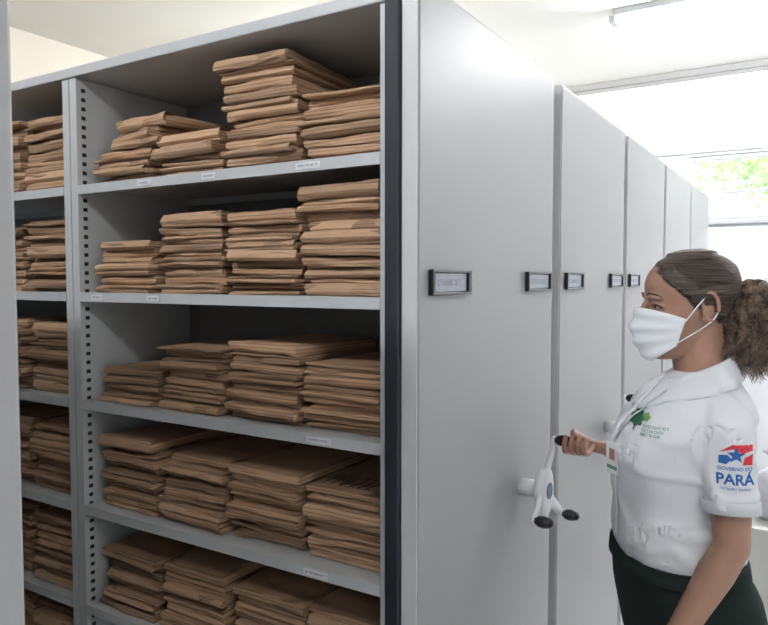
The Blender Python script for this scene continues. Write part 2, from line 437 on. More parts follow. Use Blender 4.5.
# curly ponytail
bm = bmesh.new(); rg2 = random.Random(5)
PC = Vector((-.122, .006, -.024))
blob(bm, PC + Vector((0, 0, .012)), (.040, .046, .046), 40); blob(bm, PC + Vector((-.004, 0, -.040)), (.038, .046, .050), 40)
for v in bm.verts:
    v.co += Vector((noise.noise(v.co * 70), noise.noise(v.co * 70 + Vector((5, 0, 0))), noise.noise(v.co * 70 + Vector((0, 5, 0))))) * .010
for i in range(2600):
    n_ = Vector((rg2.gauss(0, 1), rg2.gauss(0, 1), rg2.gauss(0, 1))).normalized()
    base = PC + Vector((n_.x * .036, n_.y * .042, n_.z * .068 - .006))
    tip = PC + Vector((n_.x * .072, n_.y * .074, n_.z * .104 - .016)) + Vector((rg2.uniform(-.012, .004), rg2.uniform(-.008, .008), rg2.uniform(-.026, .004)))
    if n_.z > .3: tip += Vector((rg2.uniform(-.02, .0), rg2.uniform(-.010, .010), -.014))
    L_ = rg2.randint(11, 17); cr = rg2.uniform(.003, .0070); tw = rg2.uniform(.8, 1.3) * rg2.choice((-1, 1)); a0 = rg2.uniform(0, 6.28)
    ax = (tip - base).normalized(); u = ax.orthogonal().normalized(); w_ = ax.cross(u); pts = []
    for q in range(L_):
        t = q / (L_ - 1)
        pts.append(base.lerp(tip, t) + (u * math.cos(a0 + q * tw) + w_ * math.sin(a0 + q * tw)) * cr * (1 - .3 * t) + Vector((0, 0, -.010 * t * t)))
    pts = catmull(pts, 2)
    tube(bm, pts, [(.0011 * (1 - .6 * q / len(pts)),) * 2 for q in range(len(pts))], 3, round_end=False)
bm.transform(HR)
obj('ponytail', bm, M['curl'], person, smooth=True)
# mask
bm = bmesh.new(); NS, NT = 40, 24; G = []
for j in range(NT + 1):
    v = j / NT; row = []
    for i in range(NS + 1):
        u = i / NS * 2 - 1; ph = u * math.radians(78)
        c = math.cos(u * PI / 2)
        zt = -.004 - .026 * (1 - c); zb = -.122 + .036 * (1 - c)
        z = zt + (zb - zt) * v
        h = headx(max(z, -.085))
        gr = .0075
        x = (h[1] + h[2]) / 2 + ((h[1] - h[2]) / 2 + gr) * math.cos(ph); y = (h[3] + gr) * math.sin(ph)
        bump = math.exp(-(ph / math.radians(30)) ** 2)
        prof = math.sin(PI * min(1, (v * .80 + .20))) ** .8
        x += .021 * bump * prof + .006 * prof * c
        x -= .014 * bump * max(0, v - .8) * 5 * .6
        pl = .0026 * math.sin(v * PI * 7) * c + .002 * noise.noise(Vector((u * 3, v * 4, 2)))
        row.append(bm.verts.new((x + pl, y * (1 + .03 * prof) + (pl * .6 if u > 0 else -pl * .6), z)))
    G.append(row)
for j in range(NT):
    for i in range(NS): bm.faces.new((G[j][i], G[j][i + 1], G[j + 1][i + 1], G[j + 1][i]))
ends = [[G[2][0].co.copy(), G[NT - 3][0].co.copy()], [G[2][NS].co.copy(), G[NT - 3][NS].co.copy()]]
bm.transform(HR)
mk = obj('face_mask', bm, M['mask'], person, smooth=True)
md = mk.modifiers.new('s', 'SOLIDIFY'); md.thickness = .002; md.offset = 1
for s, e in zip((-1, 1), ends):
    bm = bmesh.new()
    tube(bm, catmull([e[0], (-.004, s * .080, .006), (-.024, s * .078, .022), (-.038, s * .077, .004), (-.034, s * .075, -.022), (-.012, s * .078, -.044), e[1]], 4), .0013, 8)
    bm.transform(HR); obj('ear_loop', bm, M['mask'], mk, smooth=True)
# shirt
bm = bmesh.new()
loft(bm, trings(interp(TOR, 4), 0))
for (S_, E_, dd) in ((LS, LE, .64), (RS, RE, .60)):
    s = 1 if S_.y > 0 else -1
    i0 = S_ + Vector((0, -s * .065, .016))
    pts = [i0, S_ + Vector((0, -s * .006, .002)), S_.lerp(E_, .22) + Vector((0, -s * .002, 0)), S_.lerp(E_, .5), S_.lerp(E_, dd + .02), S_.lerp(E_, dd + .05)]
    tube(bm, catmull(pts, 3), [.045] * 3 + [.046] * 3 + [.0475] * 3 + [.049] * 3 + [.0505] * 3 + [.051], 28, round_end=False)
meS = remesh(bm, .004, 6)
for v in meS.vertices:
    p = v.co; n = v.normal
    d = .002 * noise.noise(p * 9)
    lo = max(0, min(1, (1.15 - p.z) / .12))
    ang = math.atan2(p.y, p.x)
    intorso = max(0, min(1, (.160 - abs(p.y)) / .02 + 1)) if abs(p.y) < .18 else 0
    d += lo * .0035 * math.sin(ang * 11 + 2.0 * noise.noise(p * 5)) * intorso
    nn = noise.noise(Vector((p.x * 4 + p.z * 2.5, p.y * 5, p.z * 6 - p.x * 5)))
    d += .0095 * math.exp(-(nn / .13) ** 2) * (.35 + .65 * max(0, min(1, (1.36 - p.z) / .1)))
    n3 = noise.noise(Vector((p.x * 7 - p.z * 7, p.y * 6, p.z * 9 + p.x * 4 + 4)))
    d += .0060 * math.exp(-(n3 / .13) ** 2)
    v.co = p + n * (d - .003)
b5 = bmesh.new(); b5.from_mesh(meS); meS = remesh(b5, 0, 3, .5)
shirt = obj('shirt', meS, M['shirt'], person, smooth=True)
bvh = BVHTree.FromPolygons([v.co.copy() for v in meS.vertices], [tuple(p.vertices) for p in meS.polygons])
for (S_, E_, dd) in ((LS, LE, .64), (RS, RE, .60)):
    bm = bmesh.new(); d = (E_ - S_).normalized(); a = d.orthogonal().normalized(); b_ = d.cross(a)
    c0 = S_.lerp(E_, dd - .02); c1 = S_.lerp(E_, dd + .075)
    R1 = [ell(c0, a * .0525, b_ * .0525, 40), ell(c1, a * .0535, b_ * .0535, 40), ell(c1, a * .0515, b_ * .0515, 40), ell(c0, a * .046, b_ * .046, 40)]
    loft(bm, R1 + [R1[0]], cap=False); obj('sleeve_hem', bm, M['shirt'], shirt, smooth=True)
# collar
bm = bmesh.new(); NC = 80; rows = [[] for _ in range(7)]
for i in range(NC + 1):
    th = math.radians(8 + 344 * i / NC); fr = (math.cos(th) + 1) / 2
    tipk = max(0, (fr - .86) / .14)
    zt = 1.438 - .050 * fr ** 1.2
    dz = .044 + .020 * tipk
    cx = -.028 + .012 * fr; er = Vector((math.cos(th), math.sin(th), 0))
    ctr = Vector((cx, 0, 0))
    def at(r, z): return ctr + er * r + Vector((0, 0, z))
    h = bvh.ray_cast(at(.4, zt - dz), -er, .5)
    rl = ((h[0] - ctr - Vector((0, 0, zt - dz))).length + .010) if h[0] is not None else .08
    rl = max(.078, min(rl, .130))
    P_ = [at(.055, zt - .045), at(.0565, zt - .006), at(.0595, zt + .001), at(.065, zt - .003), at(.066 + (rl - .066) * .36, zt - dz * .34), at(.066 + (rl - .066) * .72, zt - dz * .68), at(rl, zt - dz)]
    for q, p in enumerate(P_): rows[q].append(bm.verts.new(p))
for a, b_ in zip(rows, rows[1:]):
    for i in range(NC): bm.faces.new((a[i], a[i + 1], b_[i + 1], b_[i]))
cl = obj('collar', bm, M['shirt'], shirt, smooth=True)
md = cl.modifiers.new('s', 'SOLIDIFY'); md.thickness = .004; md.offset = 1
def proj(p, d, off=.0012):
    h = bvh.ray_cast(Vector(p) - Vector(d) * .6, Vector(d), 1.2)
    if h[0] is None: return None
    return h[0] + h[1] * off
bm = bmesh.new(); prev = None
for k in range(40):
    z = 1.375 - .33 * k / 39
    a = proj((.1, -.014, z), (-1, 0, 0), .0022); b_ = proj((.1, .014, z), (-1, 0, 0), .0022)
    if a is None or b_ is None: continue
    cur = (bm.verts.new(a), bm.verts.new(b_))
    if prev: bm.faces.new((prev[0], prev[1], cur[1], cur[0]))
    prev = cur
pk = obj('placket', bm, M['shirt'], shirt, smooth=True); md = pk.modifiers.new('s', 'SOLIDIFY'); md.thickness = .002
for k in range(4):
    p = proj((.1, 0, 1.33 - .075 * k), (-1, 0, 0), .004)
    bm = bmesh.new(); blob(bm, p, (.002, .005, .005), 12); obj('button', bm, M['white_pl'], shirt, smooth=True)
def decal(name, parts, c, uvec, d, parent, m, off=.0012):
    bm = bmesh.new()
    for me_ in parts:
        b2 = bmesh.new()
        if isinstance(me_, tuple):
            b2.from_mesh(me_[0]); bmesh.ops.translate(b2, vec=(me_[1], me_[2], 0), verts=b2.verts[:])
        else:
            vs = [b2.verts.new((x, y, 0)) for x, y in me_]; b2.faces.new(vs)
        bmesh.ops.triangulate(b2, faces=b2.faces[:])
        for _ in range(3):
            es = [e for e in b2.edges if e.calc_length() > .005]
            if es: bmesh.ops.subdivide_edges(b2, edges=es, cuts=1); bmesh.ops.triangulate(b2, faces=b2.faces[:])
        for v in b2.verts:
            q = proj(Vector(c) + Vector(uvec) * v.co.x + Vector((0, 0, v.co.y)), d, off)
            v.co = q if q is not None else Vector(c)
        t = bpy.data.meshes.new('t'); b2.to_mesh(t); b2.free(); bm.from_mesh(t)
    return obj(name, bm, m, parent)
def R2P(rs): return [[(a, c), (b, c), (b, d), (a, d)] for a, b, c, d in rs]
sc = (-.022, .175, 1.242); su = Vector((-.97, .24, 0)).normalized(); sd = Vector((-.24, -.97, 0)).normalized()
decal('sleeve_print', [(text_mesh('PARÁ', .027, 1.0, .0007), 0, -.020)], sc, su, sd, shirt, M['blue'])
decal('sleeve_print', [(text_mesh('GOVERNO DO', .0090, 1.0, .0002), 0, -.000)], sc, su, sd, shirt, M['blue'])
decal('sleeve_slogan', R2P(glyph_rects(-.027, .027, -.0380, .0040, 3)), sc, su, sd, shirt, M['blue'])
decal('sleeve_emblem', [[(-.028, .030), (-.006, .046), (.030, .046), (.030, .036), (.012, .030), (-.004, .038)]], sc, su, sd, shirt, M['red'])
decal('sleeve_emblem', [[(-.028, .010), (-.016, .008), (-.006, .018), (-.014, .026), (-.028, .024)]], sc, su, sd, shirt, M['blue'])
decal('sleeve_emblem', [[(.012, .008), (.030, .008), (.030, .030), (.016, .022)]], sc, su, sd, shirt, M['red'])
star = [((.0165 if k % 2 == 0 else .0068) * math.sin(k * PI / 5) + .001, (.0165 if k % 2 == 0 else .0068) * math.cos(k * PI / 5) + .026) for k in range(10)]
decal('sleeve_star', [star], sc, su, sd, shirt, M['blue'], .0024)
cc = (.125, .105, 1.300); cu_ = Vector((-.78, .62, 0)).normalized(); cd = Vector((-.62, -.78, 0)).normalized()
def crown(cx, cy, rx, ry, n=40, lob=7, amp=.14, ph=0): return [(cx + rx * (1 + amp * math.sin(lob * 2 * PI * k / n + ph)) * math.cos(2 * PI * k / n), cy + ry * (1 + amp * math.sin(lob * 2 * PI * k / n + ph)) * math.sin(2 * PI * k / n)) for k in range(n)]
decal('chest_print', [crown(-.030, .008, .021, .0135), [(-.033, -.014), (-.028, -.014), (-.029, -.002), (-.032, -.002)]], cc, cu_, cd, shirt, M['green'])
decal('chest_print', [crown(-.005, .015, .010, .0075, lob=5, ph=1)], cc, cu_, cd, shirt, M['lgreen'])
lines = []
for r_ in range(3): lines += R2P(glyph_rects(-.008, .048 - .006 * r_, -.003 - r_ * .0078, .0054, 11 + r_))
decal('chest_lettering', lines, cc, cu_, cd, shirt, M['greent'])
# lanyard + badge
path = []
for k in range(9):
    t = k / 8; q = proj((.1, .050 * (1 - t) + .012, 1.365 - .11 * t), (-1, 0, 0), .004)
    if q is not None: path.append(q)
bm = bmesh.new(); tube(bm, path, [(.004, .0012)] * len(path), 8, side=(0, 1, 0))
ly = obj('lanyard', bm, M['lany'], person, smooth=True)
q = path[-1] + Vector((.004, .004, 0))
bm = bmesh.new(); box(bm, -.0015, .0015, -.022, .022, -.076, -.008)
bd = obj('badge', bm, M['white_pl'], ly, bevel=.001); bd.location = q; bd.rotation_euler = (0, 0, math.radians(18))
obj('badge_photo', B(.0016, .002, -.010, .010, -.046, -.022), M['skin'], bd)
obj('badge_stripe', B(.0016, .002, -.018, .018, -.066, -.058), M['greent'], bd)
# trousers
bm = bmesh.new()
loft(bm, trings(interp([(1.014, .133, -.102, .152), (.99, .140, -.112, .163), (.94, .138, -.138, .184), (.87, .125, -.150, .190), (.80, .11, -.14, .18)], 3)))
for s in (-1, 1):
    tube(bm, [(-.01, s * .088, .86), (0, s * .093, .66), (.0, s * .095, .47), (-.02, s * .095, .28), (-.02, s * .095, .07)], [.102, .090, .078, .078, .075], 24, round_end=False)
tr_ = obj('trousers', remesh(bm, .006, 4), M['pants'], person, smooth=True)
bm = bmesh.new(); r1 = trings([(.988, .146, -.115, .168), (1.016, .144, -.111, .163)], .003, 2.4, 60); r0 = trings([(1.016, .144, -.111, .163), (.988, .146, -.115, .168)], -.008, 2.4, 60)
loft(bm, r1 + r0 + [r1[0]], cap=False); obj('waistband', bm, M['pants'], tr_, smooth=True)
for s in (-1, 1):
    bm = bmesh.new()
    tube(bm, [(-.045, s * .092, .045), (.02, s * .095, .045), (.09, s * .098, .037), (.16, s * .10, .028)], [(.044, .04), (.042, .042), (.036, .046), (.024, .038)], 20, side=(0, 0, 1))
    for v in bm.verts: v.co.z = max(v.co.z, .001)
    obj('shoe', bm, M['shoe'], person, smooth=True)

# ---------------------------------------------------------------- room
XL, XR, Y0, YB, ZC = -4.4, 2.3, -2.6, 5.9, 3.2
tag(obj('floor', B(XL, XR, Y0, YB, -.1, 0), M['floor']), 'pale grey tiled floor of the archive room', 'floor', kind='structure')
tag(obj('ceiling', B(XL, XR, Y0, YB, ZC, ZC + .1), M['ceil']), 'white ceiling above the mobile shelving', 'ceiling', kind='structure')
tag(obj('wall_left', B(XL - .12, XL, Y0, YB, 0, ZC), M['wallw']), 'cream wall behind the far ends of the shelving', 'wall', kind='structure')
tag(obj('wall_right', B(XR, XR + .12, Y0, YB, 0, ZC), M['wall']), 'white wall on the aisle side', 'wall', kind='structure')
tag(obj('wall_near', B(XL, XR, Y0 - .12, Y0, 0, ZC), M['wall']), 'white wall behind the viewer', 'wall', kind='structure')
WX0, WX1, WZ0, WZ1 = -.86, .55, 2.04, 2.54
bm = bmesh.new()
box(bm, XL, WX0, YB, YB + .15, 0, ZC); box(bm, WX1, XR, YB, YB + .15, 0, ZC)
box(bm, WX0, WX1, YB, YB + .15, 0, WZ0); box(bm, WX0, WX1, YB, YB + .15, WZ1, ZC)
tag(obj('wall_back', bm, M['wall']), 'pale blue white wall with the high window', 'wall', kind='structure')
bm = bmesh.new(); box(bm, XL, XR, YB - .035, YB, ZC - .05, ZC - .001); box(bm, XL, XR, YB - .02, YB, ZC - .075, ZC - .05)
tag(obj('trim_1', bm, M['trim'], bevel=.004), 'thin grey cornice where ceiling meets back wall', 'cornice', kind='structure')
bm = bmesh.new(); box(bm, XL, XR, YB - .012, YB, 0, .08)
tag(obj('baseboard_back', bm, M['trim']), 'low skirting along the back wall', 'skirting', kind='structure')
tag(obj('trim_2', B(-1.35, XR, YB - .02, YB, WZ1 + .02, WZ1 + .045), M['alu'], bevel=.003), 'thin ledge line on the wall above the window', 'ledge', kind='structure')
win = empty('window_1', ((WX0 + WX1) / 2, YB, WZ0)); tag(win, 'high horizontal window with aluminium frame and greenery outside', 'window', kind='structure')
w2 = (WX1 - WX0) / 2; hh = WZ1 - WZ0
bm = bmesh.new(); t = .035
box(bm, -w2, w2, .02, .09, 0, t); box(bm, -w2, w2, .02, .09, hh - t, hh); box(bm, -w2, -w2 + t, .02, .09, t, hh - t); box(bm, w2 - t, w2, .02, .09, t, hh - t)
for k in (-.1,): box(bm, k - .018, k + .018, .02, .09, t, hh - t)
box(bm, -w2 + t, w2 - t, .03, .08, hh * .42, hh * .42 + .02)
obj('window_frame', bm, M['alu'], win, bevel=.003)
obj('window_sill', B(-w2 - .04, w2 + .04, -.03, .02, -.03, .0), M['alu'], win, bevel=.004)
obj('glass_pane', B(-w2 + t, w2 - t, .052, .056, t, hh - t), M['glass'], win)
tr = empty('tree', (-.45, 9.2, 0)); tag(tr, 'leafy green tree outside the high window', 'tree')
bm = bmesh.new(); tube(bm, [(0, 0, 0), (.05, 0, 1.2), (0, .05, 2.3)], [.14, .1, .07]); obj('trunk', bm, M['bark'], tr, smooth=True)
bm = bmesh.new(); rg = random.Random(3)
for i in range(900):
    p = Vector((rg.gauss(0, .5), rg.gauss(0, .4), rg.gauss(2.85, .16)))
    a = Vector((rg.uniform(-1, 1), rg.uniform(-1, 1), rg.uniform(-1, 1))).normalized(); c = a.cross(Vector((0, .3, 1))).normalized()
    s = rg.uniform(.05, .1)
    v = [bm.verts.new(p + a * s), bm.verts.new(p + c * s * .45), bm.verts.new(p - a * s), bm.verts.new(p - c * s * .45)]
    bm.faces.new(v)
obj('foliage', bm, M['leaf'], tr)

# ---------------------------------------------------------------- ceiling lamps, some added as unseen fill
def fixture(x, y, label, tm='tube', L=1.3):
    r = empty('fluorescent_lamp', (x, y, ZC)); tag(r, label, 'ceiling lamp')
    bm = bmesh.new(); box(bm, -L / 2, L / 2, -.055, .055, -.04, 0)
    obj('housing', bm, M['edge'], r, bevel=.006)
    for s in (-1, 1):
        bm = bmesh.new(); tube(bm, [(-L / 2 + .04, s * .03, -.058), (L / 2 - .04, s * .03, -.058)], .013, 12)
        obj('tube', bm, M[tm], r, smooth=True)
        obj('end_cap', B(s * L / 2 - .02, s * L / 2 + .02, -.05, .05, -.075, -.035), M['edge'], r, bevel=.004)
fixture(-.27, 4.38, 'long twin tube fluorescent lamp on the ceiling near the window', 'tube3', 1.6)
fixture(1.35, 4.5, 'added unseen fill lamp on the ceiling over the aisle to the right', 'tube3')  # added out of view to brighten the far end panels
fixture(.9, -.5, 'added unseen fill lamp on the ceiling behind the viewer')  # added behind the camera as weak general fill
fixture(-1.5, -.75, 'added unseen fill lamp on the ceiling beside the open shelving aisle', 'tube2')  # added out of view to light the envelopes, less so the lower shelves
fixture(-2.9, 4.2, 'warm fluorescent lamp on the ceiling above the far ends of the closed units', 'tube4')

# ---------------------------------------------------------------- mobile shelving
PX = -.647
W = .80; HT = 2.17
SH = [1.850, 1.562, 1.268, .977, .700, .42, .15]
NB = 3; BW = 1.0
def crank(parent, ang0):
    yc = CY; zc = CZ
    bm = bmesh.new()
    tube(bm, [(0, yc, zc), (.05, yc, zc)], [.022, .022], 24, round_end=False)
    rings = [ell((x, yc, zc - .004), (0, r * .92, 0), (0, 0, r * 1.25), 40) for x, r in ((.050, .034), (.053, .048), (.060, .053), (.070, .053), (.076, .048), (.079, .034))]
    loft(bm, rings)
    c = obj('crank', bm, M['white_pl'], parent, smooth=True)
    bm = bmesh.new(); tube(bm, [(.077, yc, zc), (.0810, yc, zc)], .021, 28, round_end=False)
    obj('hub_cap', bm, M['hub'], c)
    for k in range(3):
        a = math.radians(ang0 + 120 * k); dy, dz = math.cos(a), math.sin(a)
        bm = bmesh.new()
        pts = [(.066, yc + dy * .03, zc + dz * .03), (.070, yc + dy * .06, zc + dz * .06), (.077, yc + dy * .095, zc + dz * .095), (.080, yc + dy * .135, zc + dz * .135)]
        P_ = catmull(pts, 4); n = len(P_)
        tube(bm, P_, [(.0075 - .002 * i / (n - 1), .020 - .008 * i / (n - 1)) for i in range(n)], 18, side=(1, 0, 0))
        obj('spoke', bm, M['white_pl'], c, smooth=True)
        bm = bmesh.new()
        ky, kz = yc + dy * .13, zc + dz * .13
        tube(bm, [(.083, ky, kz), (.088, ky, kz), (.094, ky, kz), (.106, ky, kz), (.118, ky, kz)], [.007, .009, .0135, .0150, .0130], 20)
        obj('knob', bm, M['black'], c, smooth=True)
    return c
def nameplate(parent, y0, y1):
    zc = 1.592
    bm = bmesh.new(); d = .006
    z0, z1 = zc - .026, zc + .026
    box(bm, 0, .012, y0, y1, z0, z0 + d); box(bm, 0, .012, y0, y1, z1 - d, z1); box(bm, 0, .012, y0, y0 + d * 1.6, z0 + d, z1 - d); box(bm, 0, .012, y1 - d * 2.4, y1, z0 + d, z1 - d)
    box(bm, 0, .003, y0, y1, z0, z1)
    h = obj('name_holder', bm, M['black'], parent, bevel=.003)
    h2 = obj('name_card', B(.003, .006, y0 + .012, y1 - .016, z0 + .008, z1 - .008), M['name'], h)
    bm = bmesh.new()
    for a, b, c, d_ in glyph_rects(y0 + .03, y1 - .04, zc - .006, .012, int(y0 * 1000)): box(bm, .006, .0064, a, b, c, d_)
    obj('card_lettering', bm, M['inkb'], h2)
def cabinet(y0, label, front=True, handle_ang=82, labels=False):
    r = empty('mobile_shelving_unit', (PX, y0, 0)); tag(r, label, 'mobile shelving')
    r['group'] = 'mobile shelving units on the archive floor'
    xe = -.078 - NB * BW - .04
    obj('end_panel', B(-.036, 0, 0, W, .03, HT), M['paint'], r, bevel=.004)
    obj('edge_trim', B(-.036, -.003, -.004, -.0005, .03, HT - .002), M['edge'], r)
    for s in (0, 1):
        y = -.014 if s == 0 else W - .03
        obj('bumper_strip', B(-.070, -.038, y, y + .044, .05, HT - .004), M['rubber'], r, bevel=.003)
    obj('far_end_panel', B(xe - .03, xe, 0, W, .03, HT), M['paint'], r, bevel=.004)
    obj('top_panel', B(xe, -.074, .0, W, HT - .032, HT - .006), M['shelf'], r, bevel=.003)
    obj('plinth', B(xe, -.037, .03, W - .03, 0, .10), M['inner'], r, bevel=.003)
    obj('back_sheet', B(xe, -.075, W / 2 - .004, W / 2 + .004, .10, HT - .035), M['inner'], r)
    for k in range(NB + 1):
        xc = -.078 - k * BW
        for side in (0, 1):
            bm = bmesh.new()
            ya, yb = (0.004, .395) if side == 0 else (W - .395, W - .004)
            if k == 0: halves = [(-.012, 0)]
            else: halves = [(-.030, -.002), (.002, .030)]
            for (a, b_) in halves:
                yf = (ya, ya + .045) if side == 0 else (yb - .045, yb)
                box(bm, xc + a, xc + b_, yf[0], yf[1], .10, HT - .035)
                m_ = (a + b_) / 2 if k == 0 else (b_ - .003 if b_ > .01 else a + .003)
                yr = (yf[1], yb) if side == 0 else (ya, yf[0])
                box(bm, xc + m_ - .003, xc + m_ + .003, yr[0], yr[1], .10, HT - .035)
                if side == 0 and front and k > 0:
                    xs = xc + (b_ + .0004 if b_ > .01 else a - .0014)
                    z = .14
                    while z < HT - .06:
                        box(bm, xs, xs + .001, yf[0] + .015, yf[0] + .027, z, z + .010, mi=1); z += .0245
            obj('upright', bm, [M['shelf'], M['slot']], r)
    for k in range(NB):
        xa = -.078 - k * BW - (.012 if k == 0 else .031); xb = -.078 - (k + 1) * BW + .031
        for zi, z in enumerate(SH):
            for side in (0, 1):
                if side == 1 and not front: continue
                bm = bmesh.new()
                if side == 0:
                    box(bm, xb, xa, .002, .388, z - .004, z); box(bm, xb, xa, .002, .014, z - .024, z - .004); box(bm, xb, xa, .376, .388, z - .022, z - .004)
                else:
                    box(bm, xb, xa, W - .388, W - .002, z - .004, z); box(bm, xb, xa, W - .014, W - .002, z - .024, z - .004)
                so = obj('shelf', bm, M['shelf'], r)
                if labels and side == 0 and k < 1 and zi < 5:
                    sx = {0: [-1.43, -1.205, -.915], 1: [-1.62, -1.40], 2: [-.89], 3: [-.90], 4: []}[zi]
                    for lx in sx:
                        lx2 = lx - PX - k * BW
                        w = .022 if lx < -.95 else .032
                        lb = obj('shelf_label', B(lx2 - w, lx2 + w, .0006, .0018, z - .019, z - .005), M['label'], so)
                        bm = bmesh.new()
                        for a, b, c, d_ in glyph_rects(lx2 - w + .005, lx2 + w - .005, z - .014, .0045, int(lx * 999) + zi): box(bm, a, b, .0002, .0006, c, d_)
                        obj('label_lettering', bm, M['inkb'], lb)
    nameplate(r, .037, .218); nameplate(r, .575, .765)
    crank(r, handle_ang)
    return r
cabinet(C1, 'grey mobile shelving unit with open shelves full of kraft envelopes, crank held by the woman', True, 78, True)
cabinet(2.055, 'second grey mobile shelving unit, pushed closed right behind the open one', False, 112)
cabinet(2.905, 'third grey mobile shelving unit from the front, beyond the woman\'s face', False, 60)
cabinet(3.755, 'fourth grey mobile shelving unit, second from the window wall', False, 95)
cabinet(4.605, 'farthest grey mobile shelving unit, standing next to the window wall', False, 82)
cabinet(.386 - W, 'nearest grey mobile shelving unit at the left edge of the view', False, 82)

# ---------------------------------------------------------------- envelopes
EW, EL, ET = .216, .318, .018
def env_mesh(seed, flap=False):
    rg = random.Random(seed); off = Vector((rg.uniform(0, 50), rg.uniform(0, 50), 0))
    xs = [-1, -.975, -.92, -.8, -.6, -.3, 0, .3, .6, .8, .92, .975, 1]
    ys = [-1, -.985, -.95, -.88, -.75, -.5, -.25, 0, .25, .5, .75, .88, .95, .985, 1]
    edge = rg.uniform(.30, .85)
    bm = bmesh.new(); top = {}; bot = {}; mid = {}
    bulge = rg.uniform(.0005, .003)
    tilt = rg.uniform(-.22, .22); sag = rg.choice((0, 0, .35, .5)); sc_ = rg.choice((-1, 1))
    def pt(i, j, s):
        x = xs[i] * EW / 2; y = ys[j] * EL / 2
        dd = min((1 - abs(xs[i])) * EW / 2, (1 - abs(ys[j])) * EL / 2)
        e = min(1, dd / .010) ** .7
        h = .5 * (edge + (1 - edge) * e)
        p = Vector((x * 12, y * 12, 0)) + off
        wv = noise.noise(p) * .14 + noise.noise(p * 3.1) * .07
        w2 = noise.noise(p * 1.3 + Vector((9, 3, s))) * .08
        per = (1 - e) * (noise.noise(Vector((x * 11, y * 11, 7)) + off) * .32 + tilt * xs[i])
        per -= sag * max(0, sc_ * xs[i] - .45) * max(0, -ys[j] - .6) * 2.2
        x += noise.noise(Vector((y * 10, seed, 1 + s * .3))) * .003 * abs(xs[i]); y += noise.noise(Vector((x * 12, seed, 5 + s * .4))) * .006 * abs(ys[j])
        z = ET * (.5 + s * h + wv * .5 * (1 if s > 0 else .8) + w2 * s * .5 + per)
        return (x, y, z)
    for i in range(len(xs)):
        for j in range(len(ys)):
            top[i, j] = bm.verts.new(pt(i, j, 1)); bot[i, j] = bm.verts.new(pt(i, j, -1))
    nx, ny = len(xs) - 1, len(ys) - 1
    for i in range(nx):
        for j in range(ny):
            bm.faces.new((top[i, j], top[i + 1, j], top[i + 1, j + 1], top[i, j + 1]))
            bm.faces.new((bot[i, j], bot[i, j + 1], bot[i + 1, j + 1], bot[i + 1, j]))
    ring = [(i, 0) for i in range(nx)] + [(nx, j) for j in range(ny)] + [(i, ny) for i in range(nx, 0, -1)] + [(0, j) for j in range(ny, 0, -1)]
    mids = {}
    for a in ring:
        c = (top[a].co + bot[a].co) / 2
        k = Vector((xs[a[0]] if abs(xs[a[0]]) == 1 else 0, ys[a[1]] if abs(ys[a[1]]) == 1 else 0, 0))
        mids[a] = bm.verts.new(c + k * bulge + Vector((0, 0, noise.noise(c * 40) * .0015)))
    for a, b in zip(ring, ring[1:] + ring[:1]):
        bm.faces.new((bot[a], bot[b], mids[b], mids[a])); bm.faces.new((mids[a], mids[b], top[b], top[a]))
    mf = None
    if flap:
        fb = bmesh.new(); rows = []
        prof = [(.008, -.1), (.0, .2), (-.0035, .45), (-.002, .85), (.003, 1.02), (.018, 1.06), (.045, 1.07)]
        L_ = rg.uniform(.03, .055)
        for q, (dy, zz) in enumerate(prof):
            row = []
            for i in range(len(xs)):
                k = xs[i] * (.985 if q < 5 else .93 if q == 5 else .86)
                x = k * EW / 2; y = -EL / 2 + (dy if q < 6 else L_)
                nn = noise.noise(Vector((x * 14, seed * 3, q * .4)))
                z = ET * (zz * ((.5 + edge / 2) if q < 4 else 1) + nn * .08) + (.0012 if q > 3 else 0)
                y += noise.noise(Vector((x * 12, seed, 5))) * -.005 + (-.001 if q < 4 else 0)
                row.append(fb.verts.new((x, y, z)))
            rows.append(row)
        for a, b in zip(rows, rows[1:]):
            for i in range(len(xs) - 1): fb.faces.new((a[i], a[i + 1], b[i + 1], b[i]))
        mf = bpy.data.meshes.new('flap'); fb.to_mesh(mf); fb.free(); mf.materials.append(M['kraft2'])
    me = bpy.data.meshes.new('envelope'); bm.normal_update(); bm.to_mesh(me); bm.free(); me.materials.append(M['kraft'])
    return me, mf
ENV = [env_mesh(i + 1, i % 3 == 1) for i in range(18)]
ORD = ['bottom', 'second', 'third', 'fourth', 'fifth', 'sixth', 'seventh', 'eighth', 'ninth', 'tenth', 'eleventh', 'twelfth', 'thirteenth', 'fourteenth', 'fifteenth', 'sixteenth', 'seventeenth', 'eighteenth', 'nineteenth', 'twentieth', 'twenty-first', 'twenty-second', 'twenty-third', 'twenty-fourth']
SHN = ['top', 'second', 'third', 'fourth', 'fifth', 'sixth']
rg = random.Random(21)
ntot = 0
